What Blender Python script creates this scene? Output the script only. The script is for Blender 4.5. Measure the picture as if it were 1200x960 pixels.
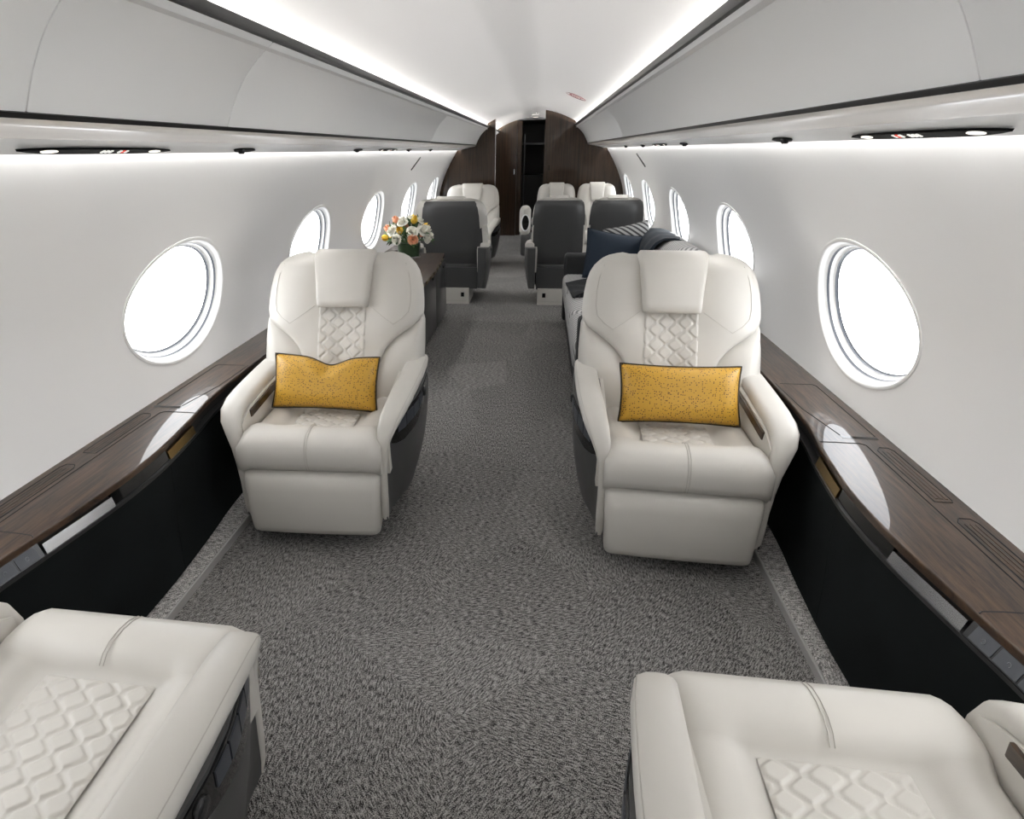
import bpy, bmesh, math, random
from mathutils import Vector, Matrix
random.seed(7)
SC = bpy.context.scene
COL = SC.collection
for o in list(bpy.data.objects):
    bpy.data.objects.remove(o)

# ------------------------------------------------------------------ camera
cd = bpy.data.cameras.new('camera'); cam = bpy.data.objects.new('camera', cd); COL.objects.link(cam)
CAM_R = Vector((0.98835133, 0.15121094, -0.01723072))
CAM_U = Vector((-0.03690149, 0.34794551, 0.93678824))
CAM_F = Vector((-0.14764798, 0.92524006, -0.34947232))
m = Matrix((CAM_R, CAM_U, -CAM_F)).transposed().to_4x4()
m.translation = Vector((0.1508, 0.0, 1.35))
cam.matrix_world = m
cd.sensor_width = 36; cd.sensor_fit = 'HORIZONTAL'
cd.lens = 740.3 * 36 / 1200
cd.shift_x = (600 - 515.0) / 1200
cd.shift_y = (453.8 - 480) / 1200
cd.clip_start = 0.02; cd.clip_end = 200
SC.camera = cam

# ------------------------------------------------------------------ light
SKY = 4.3          # bright overcast sky outside the windows
COVE = 114.0        # LED strips hidden in the ceiling cove
WASH = 25.0        # LED strips washing the side walls
SC.view_settings.view_transform = 'Standard'
SC.view_settings.look = 'None'
SC.view_settings.gamma = 1
SC.view_settings.use_curve_mapping = False
SC.view_settings.exposure = 0.52

world = bpy.data.worlds.new('sky'); SC.world = world; world.use_nodes = True
nt = world.node_tree; N = nt.nodes; L = nt.links
bg = N['Background']; bg.inputs['Strength'].default_value = SKY
tc = N.new('ShaderNodeTexCoord'); nz = N.new('ShaderNodeTexNoise'); nz.inputs['Scale'].default_value = 5; nz.inputs['Detail'].default_value = 5
rp = N.new('ShaderNodeValToRGB')
rp.color_ramp.elements[0].position = .35; rp.color_ramp.elements[0].color = (.80, .85, .92, 1)
rp.color_ramp.elements[1].position = .6; rp.color_ramp.elements[1].color = (1, 1, 1, 1)
L.new(tc.outputs['Generated'], nz.inputs['Vector']); L.new(nz.outputs['Fac'], rp.inputs['Fac']); L.new(rp.outputs['Color'], bg.inputs['Color'])

# ------------------------------------------------------------------ materials
def mat(name, col, rough=.5, metal=0., coat=0., coat_rough=.03, bump=0., bscale=200., spec=.5, var=0., vscale=3., sheen=0., alpha=None):
    M = bpy.data.materials.new(name); M.use_nodes = True
    t = M.node_tree; b = t.nodes['Principled BSDF']
    b.inputs['Base Color'].default_value = (*col, 1); b.inputs['Roughness'].default_value = rough
    b.inputs['Metallic'].default_value = metal; b.inputs['Coat Weight'].default_value = coat
    b.inputs['Coat Roughness'].default_value = coat_rough; b.inputs['Specular IOR Level'].default_value = spec
    b.inputs['Sheen Weight'].default_value = sheen
    c = t.nodes.new('ShaderNodeTexCoord')
    if bump:
        n = t.nodes.new('ShaderNodeTexNoise'); n.inputs['Scale'].default_value = bscale; n.inputs['Detail'].default_value = 3
        bp = t.nodes.new('ShaderNodeBump'); bp.inputs['Strength'].default_value = bump; bp.inputs['Distance'].default_value = .001
        t.links.new(c.outputs['Object'], n.inputs['Vector']); t.links.new(n.outputs['Fac'], bp.inputs['Height'])
        t.links.new(bp.outputs['Normal'], b.inputs['Normal'])
    if var:
        n = t.nodes.new('ShaderNodeTexNoise'); n.inputs['Scale'].default_value = vscale; n.inputs['Detail'].default_value = 3
        r = t.nodes.new('ShaderNodeValToRGB')
        r.color_ramp.elements[0].position = .3; r.color_ramp.elements[1].position = .7
        r.color_ramp.elements[0].color = (*[x * (1 - var) for x in col], 1); r.color_ramp.elements[1].color = (*[min(1, x * (1 + var)) for x in col], 1)
        t.links.new(c.outputs['Object'], n.inputs['Vector']); t.links.new(n.outputs['Fac'], r.inputs['Fac'])
        t.links.new(r.outputs['Color'], b.inputs['Base Color'])
    return M

def emit(name, col, s):
    M = bpy.data.materials.new(name); M.use_nodes = True
    b = M.node_tree.nodes['Principled BSDF']
    b.inputs['Base Color'].default_value = (*col, 1); b.inputs['Emission Color'].default_value = (*col, 1); b.inputs['Emission Strength'].default_value = s
    return M

def wood(name, c0, c1, scale, coat=1., rough=.35, coat_rough=.04):
    M = mat(name, c0, rough, coat=coat, coat_rough=coat_rough); t = M.node_tree; b = t.nodes['Principled BSDF']
    c = t.nodes.new('ShaderNodeTexCoord'); mp = t.nodes.new('ShaderNodeMapping'); mp.inputs['Scale'].default_value = scale
    n = t.nodes.new('ShaderNodeTexNoise'); n.inputs['Scale'].default_value = 1; n.inputs['Detail'].default_value = 8; n.inputs['Roughness'].default_value = .72; n.inputs['Distortion'].default_value = .6
    r = t.nodes.new('ShaderNodeValToRGB')
    r.color_ramp.elements[0].position = .36; r.color_ramp.elements[1].position = .66
    r.color_ramp.elements[0].color = (*c0, 1); r.color_ramp.elements[1].color = (*c1, 1)
    t.links.new(c.outputs['Object'], mp.inputs['Vector']); t.links.new(mp.outputs['Vector'], n.inputs['Vector'])
    t.links.new(n.outputs['Fac'], r.inputs['Fac']); t.links.new(r.outputs['Color'], b.inputs['Base Color'])
    return M

def carpet(name, dark, light):
    M = mat(name, light, .95, spec=.1); t = M.node_tree; b = t.nodes['Principled BSDF']; nd = t.nodes; lk = t.links
    c = nd.new('ShaderNodeTexCoord')
    vo = nd.new('ShaderNodeTexVoronoi'); vo.inputs['Scale'].default_value = 2.6; vo.inputs['Randomness'].default_value = 1
    lk.new(c.outputs['Object'], vo.inputs['Vector'])
    sx = nd.new('ShaderNodeSeparateColor'); lk.new(vo.outputs['Color'], sx.inputs['Color'])
    ma = nd.new('ShaderNodeMath'); ma.operation = 'MULTIPLY'; ma.inputs[1].default_value = 5; lk.new(sx.outputs['Red'], ma.inputs[0])
    fl = nd.new('ShaderNodeMath'); fl.operation = 'FLOOR'; lk.new(ma.outputs[0], fl.inputs[0])
    an = nd.new('ShaderNodeMath'); an.operation = 'MULTIPLY'; an.inputs[1].default_value = .62; lk.new(fl.outputs[0], an.inputs[0])
    vr = nd.new('ShaderNodeVectorRotate'); vr.rotation_type = 'Z_AXIS'; lk.new(c.outputs['Object'], vr.inputs['Vector']); lk.new(an.outputs[0], vr.inputs['Angle'])
    mp = nd.new('ShaderNodeMapping'); mp.inputs['Scale'].default_value = (240, 55, 55); lk.new(vr.outputs['Vector'], mp.inputs['Vector'])
    n1 = nd.new('ShaderNodeTexNoise'); n1.inputs['Scale'].default_value = 1; n1.inputs['Detail'].default_value = 2; lk.new(mp.outputs['Vector'], n1.inputs['Vector'])
    n2 = nd.new('ShaderNodeTexNoise'); n2.inputs['Scale'].default_value = 380; n2.inputs['Detail'].default_value = 1; lk.new(c.outputs['Object'], n2.inputs['Vector'])
    mx = nd.new('ShaderNodeMix'); mx.inputs['Factor'].default_value = .55; lk.new(n1.outputs['Fac'], mx.inputs[2]); lk.new(n2.outputs['Fac'], mx.inputs[3])
    cv = nd.new('ShaderNodeMath'); cv.operation = 'MULTIPLY_ADD'; cv.inputs[1].default_value = .022; cv.inputs[2].default_value = -.011; lk.new(sx.outputs['Green'], cv.inputs[0])
    ad = nd.new('ShaderNodeMath'); ad.operation = 'ADD'; lk.new(cv.outputs[0], ad.inputs[0]); lk.new(mx.outputs[0], ad.inputs[1])
    r = nd.new('ShaderNodeValToRGB'); r.color_ramp.elements[0].position = .42; r.color_ramp.elements[1].position = .60
    r.color_ramp.elements[0].color = (*dark, 1); r.color_ramp.elements[1].color = (*light, 1)
    lk.new(ad.outputs[0], r.inputs['Fac']); lk.new(r.outputs['Color'], b.inputs['Base Color'])
    bp = nd.new('ShaderNodeBump'); bp.inputs['Strength'].default_value = .6; bp.inputs['Distance'].default_value = .004
    lk.new(mx.outputs[0], bp.inputs['Height']); lk.new(bp.outputs['Normal'], b.inputs['Normal'])
    return M

def dots(name, base, dot, scale, size):
    M = mat(name, base, .42); t = M.node_tree; b = t.nodes['Principled BSDF']; nd = t.nodes; lk = t.links
    c = nd.new('ShaderNodeTexCoord'); v = nd.new('ShaderNodeTexVoronoi'); v.inputs['Scale'].default_value = scale; v.inputs['Randomness'].default_value = .6
    mp = nd.new('ShaderNodeMapping'); mp.inputs['Scale'].default_value = (1, 0, 1); lk.new(c.outputs['Object'], mp.inputs['Vector']); lk.new(mp.outputs['Vector'], v.inputs['Vector'])
    r = nd.new('ShaderNodeValToRGB'); r.color_ramp.elements[0].position = size; r.color_ramp.elements[1].position = size + .06
    r.color_ramp.elements[0].color = (*dot, 1); r.color_ramp.elements[1].color = (*base, 1)
    lk.new(v.outputs['Distance'], r.inputs['Fac']); lk.new(r.outputs['Color'], b.inputs['Base Color'])
    return M

def stripes(name, a, bcol, scale, rot=(0, 0, 0), rough=.9):
    M = mat(name, a, rough, spec=.1); t = M.node_tree; b = t.nodes['Principled BSDF']; nd = t.nodes; lk = t.links
    c = nd.new('ShaderNodeTexCoord'); mp = nd.new('ShaderNodeMapping'); mp.inputs['Rotation'].default_value = rot
    w = nd.new('ShaderNodeTexWave'); w.inputs['Scale'].default_value = scale; w.inputs['Distortion'].default_value = .4
    r = nd.new('ShaderNodeValToRGB'); r.color_ramp.elements[0].position = .3; r.color_ramp.elements[1].position = .55
    r.color_ramp.elements[0].color = (*bcol, 1); r.color_ramp.elements[1].color = (*a, 1)
    lk.new(c.outputs['Object'], mp.inputs['Vector']); lk.new(mp.outputs['Vector'], w.inputs['Vector']); lk.new(w.outputs['Fac'], r.inputs['Fac']); lk.new(r.outputs['Color'], b.inputs['Base Color'])
    return M

def pane_mat():
    M = bpy.data.materials.new('window_glass'); M.use_nodes = True; t = M.node_tree; t.nodes.clear()
    o = t.nodes.new('ShaderNodeOutputMaterial'); mx = t.nodes.new('ShaderNodeMixShader'); tr = t.nodes.new('ShaderNodeBsdfTransparent'); g = t.nodes.new('ShaderNodeBsdfGlossy'); lw = t.nodes.new('ShaderNodeLayerWeight')
    g.inputs['Roughness'].default_value = .02; lw.inputs['Blend'].default_value = .5
    f = t.nodes.new('ShaderNodeMath'); f.operation = 'POWER'; f.inputs[1].default_value = 5; t.links.new(lw.outputs['Facing'], f.inputs[0])
    t.links.new(f.outputs[0], mx.inputs[0]); t.links.new(tr.outputs[0], mx.inputs[1]); t.links.new(g.outputs[0], mx.inputs[2]); t.links.new(mx.outputs[0], o.inputs[0])
    return M

M_WALL = mat('wall_lining', (.87, .866, .86), .42, bump=.05, bscale=300)
M_CEIL = mat('ceiling_lining', (.78, .77, .765), .5)
M_BIN = mat('bin_lining', (.90, .90, .89), .32, bump=.03, bscale=250)
M_VAL = mat('valance_gloss', (.92, .885, .84), .25, coat=.3)
M_PSU = mat('white_plastic', (.82, .82, .81), .3)
M_BLACKTRIM = mat('black_gloss_trim', (.010, .009, .008), .3, spec=.25)
M_LEATHER = mat('cream_leather', (.575, .553, .512), .42, bump=.12, bscale=420, var=.02, vscale=6)
M_SEAM = mat('seam_thread', (.46, .435, .395), .7)
M_SHELL = mat('grey_shell', (.055, .055, .055), .38, bump=.04, bscale=500)
M_PIANO = mat('piano_black', (.006, .006, .006), .06)
M_BTN = mat('button_black', (.018, .018, .019), .25)
M_LENS = mat('matt_black_lens', (.004, .004, .004), .6, spec=.08)
M_GREYBTN = mat('button_slate', (.035, .04, .05), .3)
M_WOOD = wood('dark_veneer', (.011, .006, .0035), (.085, .047, .026), (95, 6, 20), coat=.7, rough=.4, coat_rough=.015)
M_BULKWOOD = wood('bulkhead_veneer', (.008, .004, .002), (.050, .026, .012), (70, 40, 1.6), coat=.5, rough=.4, coat_rough=.05)
for _m in (M_WOOD, M_BULKWOOD): _m.node_tree.nodes['Principled BSDF'].inputs['Specular IOR Level'].default_value = .2
M_GROOVE = mat('groove_black', (.004, .004, .004), .7)
M_STEEL = mat('brushed_steel', (.66, .66, .67), .25, metal=1)
M_DARKMETAL = mat('dark_metal', (.12, .12, .12), .35, metal=1)
M_BRASS = mat('brass', (.22, .15, .055), .3, metal=1)
M_DADO = mat('black_suede', (.0055, .0075, .0078), .85, spec=.2, var=.35, vscale=5)
M_CARPET = carpet('grey_carpet', (.018, .017, .0165), (.43, .415, .40))
M_CARPET_TOE = carpet('grey_carpet_toe', (.14, .135, .13), (.70, .68, .66))
M_TOE = mat('toe_edge', (.42, .41, .40), .8)
M_GOLD = dots('gold_fabric', (.56, .31, .030), (.11, .055, .010), 140, .27)
M_PIPING = mat('brown_piping', (.035, .026, .016), .6)
M_SOFA = stripes('sofa_fabric', (.52, .51, .50), (.22, .22, .22), 14, (.6, 0, .78))
M_NAVY = mat('navy_fabric', (.004, .013, .027), .8, bump=.2, bscale=400)
M_THROW = mat('dark_throw', (.009, .011, .013), .9, bump=.4, bscale=300)
M_THROW2 = mat('slate_throw', (.016, .022, .030), .9, bump=.4, bscale=300)
M_GREYPIL = stripes('grey_knit', (.26, .26, .26), (.04, .04, .04), 9, (0, .78, 0))
M_SOFADARK = mat('sofa_arm_dark', (.010, .011, .012), .6)
M_CABINET = mat('credenza_dark', (.035, .035, .036), .3, coat=.4)
M_GLASS = pane_mat()
M_SEAL = mat('window_seal', (.10, .11, .13), .4)
M_WATER = mat('green_stems', (.02, .05, .015), .3)
M_WHITEFL = mat('white_petal', (.85, .83, .74), .6)
M_YELLOWFL = mat('yellow_petal', (.85, .58, .06), .5)
M_PEACHFL = mat('peach_petal', (.80, .38, .22), .5)
M_LEAF = mat('leaf_green', (.05, .11, .03), .5)
M_LED = emit('led_strip', (1, .98, .95), COVE)
M_LED2 = emit('wash_led_strip', (1, .985, .965), WASH)
M_LAMP = emit('reading_lamp_lens', (1, .95, .85), .8)
M_ICON = emit('sign_icon_white', (.8, .8, .75), .6)
M_ICONR = emit('sign_icon_red', (.8, .08, .05), .5)
M_MARK = mat('key_mark_grey', (.30, .31, .33), .5)
M_RED = mat('placard_red', (.25, .05, .06), .5)
M_DARK = mat('galley_dark', (.012, .010, .009), .5)

# ------------------------------------------------------------------ helpers
def clamp(x, a=0., b=1.): return a if x < a else b if x > b else x
def ss(x): x = clamp(x); return x * x * (3 - 2 * x)
def interp(k, x):
    if x <= k[0][0]: return k[0][1]
    for (a, b), (c, d) in zip(k, k[1:]):
        if x <= c: return b + (d - b) * (x - a) / (c - a)
    return k[-1][1]
def smooth_interp(k, x):           # Catmull-Rom through the knots
    if x <= k[0][0]: return k[0][1]
    if x >= k[-1][0]: return k[-1][1]
    for i in range(len(k) - 1):
        if x <= k[i + 1][0]:
            x0, y0 = k[i]; x1, y1 = k[i + 1]
            m0 = (y1 - k[i - 1][1]) / (x1 - k[i - 1][0]) if i > 0 else (y1 - y0) / (x1 - x0)
            m1 = (k[i + 2][1] - y0) / (k[i + 2][0] - x0) if i + 2 < len(k) else (y1 - y0) / (x1 - x0)
            h = x1 - x0; t = (x - x0) / h
            return (2*t**3 - 3*t*t + 1) * y0 + (t**3 - 2*t*t + t) * h * m0 + (-2*t**3 + 3*t*t) * y1 + (t**3 - t*t) * h * m1

def link(name, me, parent=None, loc=(0, 0, 0), rot=(0, 0, 0)):
    o = bpy.data.objects.new(name, me); COL.objects.link(o)
    o.location = loc; o.rotation_euler = rot
    if parent: o.parent = parent
    return o
def build(name, V, F, m, parent=None, angle=40, recalc=True, smooth=True, **k):
    me = bpy.data.meshes.new(name); me.from_pydata([tuple(v) for v in V], [], F); me.materials.append(m)
    if recalc:
        b = bmesh.new(); b.from_mesh(me); bmesh.ops.remove_doubles(b, verts=b.verts, dist=1e-6); bmesh.ops.recalc_face_normals(b, faces=b.faces); b.to_mesh(me); b.free()
    if smooth:
        me.polygons.foreach_set('use_smooth', [True] * len(me.polygons)); me.set_sharp_from_angle(angle=math.radians(angle))
    me.update()
    return link(name, me, parent, **k)
def grid(P, close_u=False, close_v=False):
    n, q = len(P), len(P[0]); V = [p for r in P for p in r]; F = []
    for i in range(n if close_u else n - 1):
        for j in range(q if close_v else q - 1):
            a, b = i * q + j, i * q + (j + 1) % q
            c, d = ((i + 1) % n) * q + (j + 1) % q, ((i + 1) % n) * q + j
            F.append((a, b, c, d))
    return V, F
def loft(rings):
    V, F = grid(rings, close_v=True); q = len(rings[0])
    F.append(tuple(range(q))[::-1]); F.append(tuple((len(rings) - 1) * q + i for i in range(q)))
    return V, F
def merge(*parts):
    V, F = [], []
    for v, f in parts:
        k = len(V); V += list(v); F += [tuple(i + k for i in x) for x in f]
    return V, F
def boxvf(x0, x1, y0, y1, z0, z1):
    V = [(x, y, z) for x in (x0, x1) for y in (y0, y1) for z in (z0, z1)]
    return V, [(0, 1, 3, 2), (4, 6, 7, 5), (0, 4, 5, 1), (2, 3, 7, 6), (0, 2, 6, 4), (1, 5, 7, 3)]
def rbox(name, b, m, parent=None, bevel=.01, seg=3, fn=None, **k):
    x0, x1, y0, y1, z0, z1 = b; V, F = boxvf(*b)
    me = bpy.data.meshes.new(name); me.from_pydata(V, [], F); me.materials.append(m)
    bm = bmesh.new(); bm.from_mesh(me); bmesh.ops.recalc_face_normals(bm, faces=bm.faces)
    if fn: 
        bmesh.ops.subdivide_edges(bm, edges=bm.edges, cuts=0)
    if bevel: bmesh.ops.bevel(bm, geom=list(bm.edges), offset=bevel, segments=seg, profile=.5, affect='EDGES')
    if fn:
        for v in bm.verts: v.co = fn(v.co)
    bm.to_mesh(me); bm.free()
    me.polygons.foreach_set('use_smooth', [True] * len(me.polygons)); me.set_sharp_from_angle(angle=math.radians(40))
    return link(name, me, parent, **k)
def tube(path, r, seg=8, closed=False):
    P = [Vector(p) for p in path]; rings = []; n = len(P); up = None
    for i, p in enumerate(P):
        a = P[i - 1] if (i or closed) else P[0]; b = P[(i + 1) % n] if (i < n - 1 or closed) else P[-1]
        t = (b - a).normalized()
        if up is None: up = Vector((0, 0, 1)) if abs(t.z) < .9 else Vector((1, 0, 0))
        s = t.cross(up).normalized(); up = s.cross(t).normalized()
        rr = r[i] if isinstance(r, (list, tuple)) else r
        rings.append([p + (s * math.cos(6.28318 * j / seg) + up * math.sin(6.28318 * j / seg)) * rr for j in range(seg)])
    return grid(rings, close_u=True, close_v=True) if closed else loft(rings)
def lathe(prof, seg=24, c=(0, 0, 0)):
    return grid([[(c[0] + r * math.cos(6.28318 * j / seg), c[1] + r * math.sin(6.28318 * j / seg), c[2] + z) for j in range(seg)] for r, z in prof], close_v=True)
def prism(poly, y0, y1, axis='x'):
    n = len(poly)
    mk = (lambda u, v, w: (w, u, v)) if axis == 'x' else (lambda u, v, w: (u, w, v)) if axis == 'y' else (lambda u, v, w: (u, v, w))
    V = [mk(u, v, y0) for u, v in poly] + [mk(u, v, y1) for u, v in poly]
    F = [tuple(range(n)), tuple(range(2 * n - 1, n - 1, -1))] + [(i, (i + 1) % n, n + (i + 1) % n, n + i) for i in range(n)]
    return V, F
def thing(name, label, cat, loc=(0, 0, 0), rz=0, group=None):
    o = bpy.data.objects.new(name, None); COL.objects.link(o); o.location = loc; o.rotation_euler = (0, 0, rz); o.empty_display_size = .05
    o['label'] = label; o['category'] = cat
    if group: o['group'] = group
    return o
def tag(o, label, cat, group=None):
    o['label'] = label; o['category'] = cat
    if group: o['group'] = group
    return o
def struct(o, label=None):
    o['kind'] = 'structure'
    if label: o['label'] = label
    return o
def copy_tree(o, parent=None):
    c = o.copy(); COL.objects.link(c); c.parent = parent
    for ch in [x for x in o.children]: copy_tree(ch, c)
    return c

# ------------------------------------------------------------------ cabin shell
Y0, Y1, Y2 = -3.0, 8.75, 10.95
WALL = [(.50, 1.192), (.525, 1.194), (.60, 1.205), (.70, 1.206), (.838, 1.190), (.97, 1.152), (1.10, 1.098), (1.24, 1.025), (1.36, .950), (1.40, .922)]
def wx(z): return smooth_interp(WALL, z)
ZB, ZT = .515, 1.375
WIN_Z, WIN_A, WIN_B, PITCH, WIN_0 = .838, .345, .223, 1.47, 2.181
WIN_Y = [WIN_0 + PITCH * k for k in range(-3, 5)]
NA = 64
def wall_mesh(s):
    parts = []
    edges = [WIN_Y[0] - PITCH / 2 + PITCH * k for k in range(len(WIN_Y) + 1)]
    for k, wy in enumerate(WIN_Y):
        ya, yb = edges[k], edges[k + 1]
        cang = [math.atan2(zc - WIN_Z, yc - wy) for yc in (ya, yb) for zc in (ZB, ZT)]
        angs = sorted(set([round(-math.pi + 2 * math.pi * i / NA, 6) for i in range(NA)] + [round(a, 6) for a in cang]))
        rings = []
        for t in [0, .04, .12, .25, .42, .6, .8, 1]:
            ring = []
            for a in angs:
                c, q = math.cos(a), math.sin(a)
                re = 1 / math.sqrt((c / WIN_A) ** 2 + (q / WIN_B) ** 2)
                tb = min([x for x in ((yb - wy) / c if c > 1e-9 else 9, (ya - wy) / c if c < -1e-9 else 9, (ZT - WIN_Z) / q if q > 1e-9 else 9, (ZB - WIN_Z) / q if q < -1e-9 else 9) if x > 0])
                r = re + (tb - re) * t
                z = WIN_Z + r * q
                ring.append((s * wx(z), wy + r * c, z))
            rings.append(ring)
        parts.append(grid(rings, close_v=True))
    for ya, yb in ((Y0, edges[0]), (edges[-1], Y2)):
        if yb > ya: parts.append(grid([[(s * wx(ZB + (ZT - ZB) * i / 16), y, ZB + (ZT - ZB) * i / 16) for i in range(17)] for y in (ya, yb)]))
    return merge(*parts)
for s, nm in ((-1, 'wall_left'), (1, 'wall_right')):
    V, F = wall_mesh(s)
    w = struct(build(nm, V, F, M_WALL, angle=60), 'pale grey curved cabin side wall with oval windows')
    # outer skin so that light only enters at the windows
    sk = [[(s * (wx(z) + .11), y, z) for z in (.0, .3, .515)] for y in (Y0, 13.2)]
    V, F = grid(sk); build('lower_lining', V, F, M_DARK, w)
    # narrow slit and small fittings high on the wall
    V, F = tube([(s * (wx(1.302) - .001), 6.23, 1.302), (s * (wx(1.197) - .001), 6.08, 1.197)], .008, 6); build('wall_slot', V, F, M_GROOVE, w)

NW = 0
def ell(wy, a, b, s, d, n=64):
    # ellipse in the plane of the wall, moved outwards by d
    nx, nzv = .97, .24
    pts = []
    for i in range(n):
        t = 2 * math.pi * i / n; z = WIN_Z + b * math.sin(t)
        pts.append((s * (wx(z) + d * nx), wy + a * math.cos(t), z + d * nzv * .6))
    return pts
for s in (-1, 1):
    for k, wy in enumerate(WIN_Y):
        NW += 1
        fr = build('window_%d' % NW, *grid([ell(wy, WIN_A + o, WIN_B + o, s, d) for o, d in ((.010, .004), (.009, -.003), (.003, -.005), (-.003, -.003), (-.005, .003), (-.007, .012), (-.011, .019), (-.016, .022))], close_v=True), M_PSU, angle=60)
        struct(fr, 'oval cabin window with stepped white surround')
        build('seal', *grid([ell(wy, WIN_A + o, WIN_B + o, s, d) for o, d in ((-.016, .022), (-.017, .028), (-.019, .030))], close_v=True), M_SEAL, fr)
        build('inner_ring', *grid([ell(wy, WIN_A + o, WIN_B + o, s, d) for o, d in ((-.019, .030), (-.020, .039), (-.024, .044), (-.028, .046))], close_v=True), M_PSU, fr)
        build('outer_seal', *grid([ell(wy, WIN_A + o, WIN_B + o, s, d) for o, d in ((-.028, .046), (-.029, .052), (-.034, .055))], close_v=True), M_SEAL, fr)
        rim = ell(wy, WIN_A - .029, WIN_B - .029, s, .051)
        V = rim + [(s * (wx(WIN_Z) + .051 * .97), wy, WIN_Z + .007)]
        build('pane', V, [(i, (i + 1) % 64, 64) for i in range(64)], M_GLASS, fr)
        # portal for the daylight
        ld = bpy.data.lights.new('daylight', 'AREA'); ld.shape = 'ELLIPSE'; ld.size = .68; ld.size_y = .46; ld.energy = 1; ld.cycles.is_portal = True
        lo = bpy.data.objects.new('daylight', ld); COL.objects.link(lo); lo.location = (s * (wx(WIN_Z) + .085), wy, WIN_Z + .02)
        lo.rotation_euler = (math.radians(90), 0, math.radians(90 if s > 0 else -90)); lo.parent = fr; lo.matrix_parent_inverse.identity()

# floor and toe strips
struct(build('floor', *boxvf(-1.3, 1.3, Y0, 13.2, -.06, 0), M_CARPET, smooth=False), 'grey mottled carpet with patches of fine lines')
for s, nm in ((-1, 'baseboard_left'), (1, 'baseboard_right')):
    b = struct(build(nm, *prism([(s * .934, 0), (s * .936, .028), (s * 1.03, .060), (s * 1.06, .060), (s * 1.06, 0)], Y0, Y1, 'y'), M_CARPET_TOE, angle=20), 'carpeted toe strip along the side wall')
    build('edge_strip', *prism([(s * .931, 0), (s * .931, .028), (s * .934, .031), (s * .938, .029), (s * .936, 0)], Y0, Y1, 'y'), M_TOE, b)

# ceiling with cove
def cz(x): return 1.832 - .50 * x * x
ceil = struct(build('ceiling', *grid([[(-.66 + 1.32 * i / 32, y, cz(-.66 + 1.32 * i / 32)) for i in range(33)] for y in (Y0, 2.9, 2.904, 5.9, 5.904, Y2)]), M_CEIL, angle=60), 'white arched cabin ceiling')
for s in (-1, 1):
    build('light_strip', *grid([[(s * .632, y, 1.607), (s * .632, y, 1.625)] for y in (Y0, Y2)]), M_LED, ceil, recalc=False)
    build('cove_shelf', *grid([[(s * .550, y, 1.606), (s * .64, y, 1.604), (s * .655, y, 1.64)] for y in (Y0, Y2)]), M_CEIL, ceil)
    V, F = grid([[(s * .80, y, 1.387), (s * .80, y, 1.60), (s * 1.0, y, 1.56), (s * 1.02, y, 1.39)] for y in (Y0, 13.2)]); build('upper_lining', V, F, M_DARK, ceil)
    build('wash_light_strip', *grid([[(s * .918, y, 1.3845), (s * .934, y, 1.3845)] for y in (Y0 + .02, Y1)]), M_LED2, ceil, recalc=False)
# placard on the ceiling
pl = thing('ceiling_placard', 'small red exit placard in an oval outline on the ceiling', 'sign', (.40, 5.72, cz(.40) - .003))
pl.scale = (1.15, 2.6, 1)
pl.rotation_euler = (0, math.atan(2 * .52 * .40), 0)
build('outline', *tube([(.075 * math.cos(t * .2618), .045 * math.sin(t * .2618), 0) for t in range(24)], .002, 4, True), M_RED, pl)
tcv = bpy.data.curves.new('lettering', 'FONT'); tcv.body = 'EXIT'; tcv.size = .05; tcv.align_x = 'CENTER'; tcv.align_y = 'CENTER'; tcv.extrude = .0008
tmp = bpy.data.objects.new('tmp_text', tcv); COL.objects.link(tmp); bpy.context.view_layer.update()
tme = bpy.data.meshes.new_from_object(tmp.evaluated_get(bpy.context.evaluated_depsgraph_get())); bpy.data.objects.remove(tmp)
tme.materials.clear(); tme.materials.append(M_RED); link('lettering', tme, pl, (0, 0, -.001), (math.pi, 0, 0))

# ------------------------------------------------------------------ overhead bins
def bin_pt(t, s, off=0.):
    x = .545 + .161 * t + .016 * math.sin(math.pi * t); z = 1.628 - .204 * t + .014 * math.sin(math.pi * t)
    return x + off * .78, z + off * .62
for s, nm, seams in ((-1, 'left', [Y0, 1.035, 1.765, 5.2, Y1]), (1, 'right', [Y0, 1.0, 4.9, Y1])):
    b = thing('overhead_bin', 'long grey overhead bin above the %s wall' % ('flower vase side' if s < 0 else 'sofa side'), 'overhead bin', (0, 0, 0))
    for ya, yb in zip(seams, seams[1:]):
        rings = []
        for y, ins in ((ya + .0008, .004), (ya + .002, .0008), (ya + .005, 0), (yb - .005, 0), (yb - .002, .0008), (yb - .0008, .004)):
            rings.append([(s * p[0], y, p[1]) for p in [bin_pt(i / 16, s, ins) for i in range(17)]] + [(s * .76, y, 1.44), (s * .66, y, 1.61)])
        build('panel', *loft(rings), M_BIN, b, angle=50)
    build('top_trim', *prism([(s * .541, 1.626), (s * .538, 1.634), (s * .538, 1.648), (s * .546, 1.650), (s * .556, 1.640), (s * .556, 1.622)], Y0, Y2, 'y'), M_BLACKTRIM, b)
    build('bottom_trim', *prism([(s * .703, 1.422), (s * .706, 1.4135), (s * .735, 1.4125), (s * .735, 1.426)], Y0, Y1, 'y'), M_BLACKTRIM, b)
    build('valance', *grid([[(s * x, y, z) for x, z in ((.708, 1.416), (.714, 1.407), (.730, 1.401), (.76, 1.394), (.797, 1.388), (.803, 1.3855))] for y in (Y0, Y1)]), M_VAL, b)
    build('service_rail', *grid([[(s * x, y, z) for x, z in ((.803, 1.3855), (.812, 1.3845), (.850, 1.3785), (.865, 1.3755), (.893, 1.3645), (.906, 1.3585), (.909, 1.361), (.909, 1.392))] for y in (Y0, Y1)]), M_PSU, b)
    if s < 0:
        rings = [[(s * p[0], y, p[1]) for p in [bin_pt(i / 8, s) for i in range(9)]] for y in (Y1 + .06, Y2)]
        build('far_panel', *grid(rings), M_BIN, b)

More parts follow.
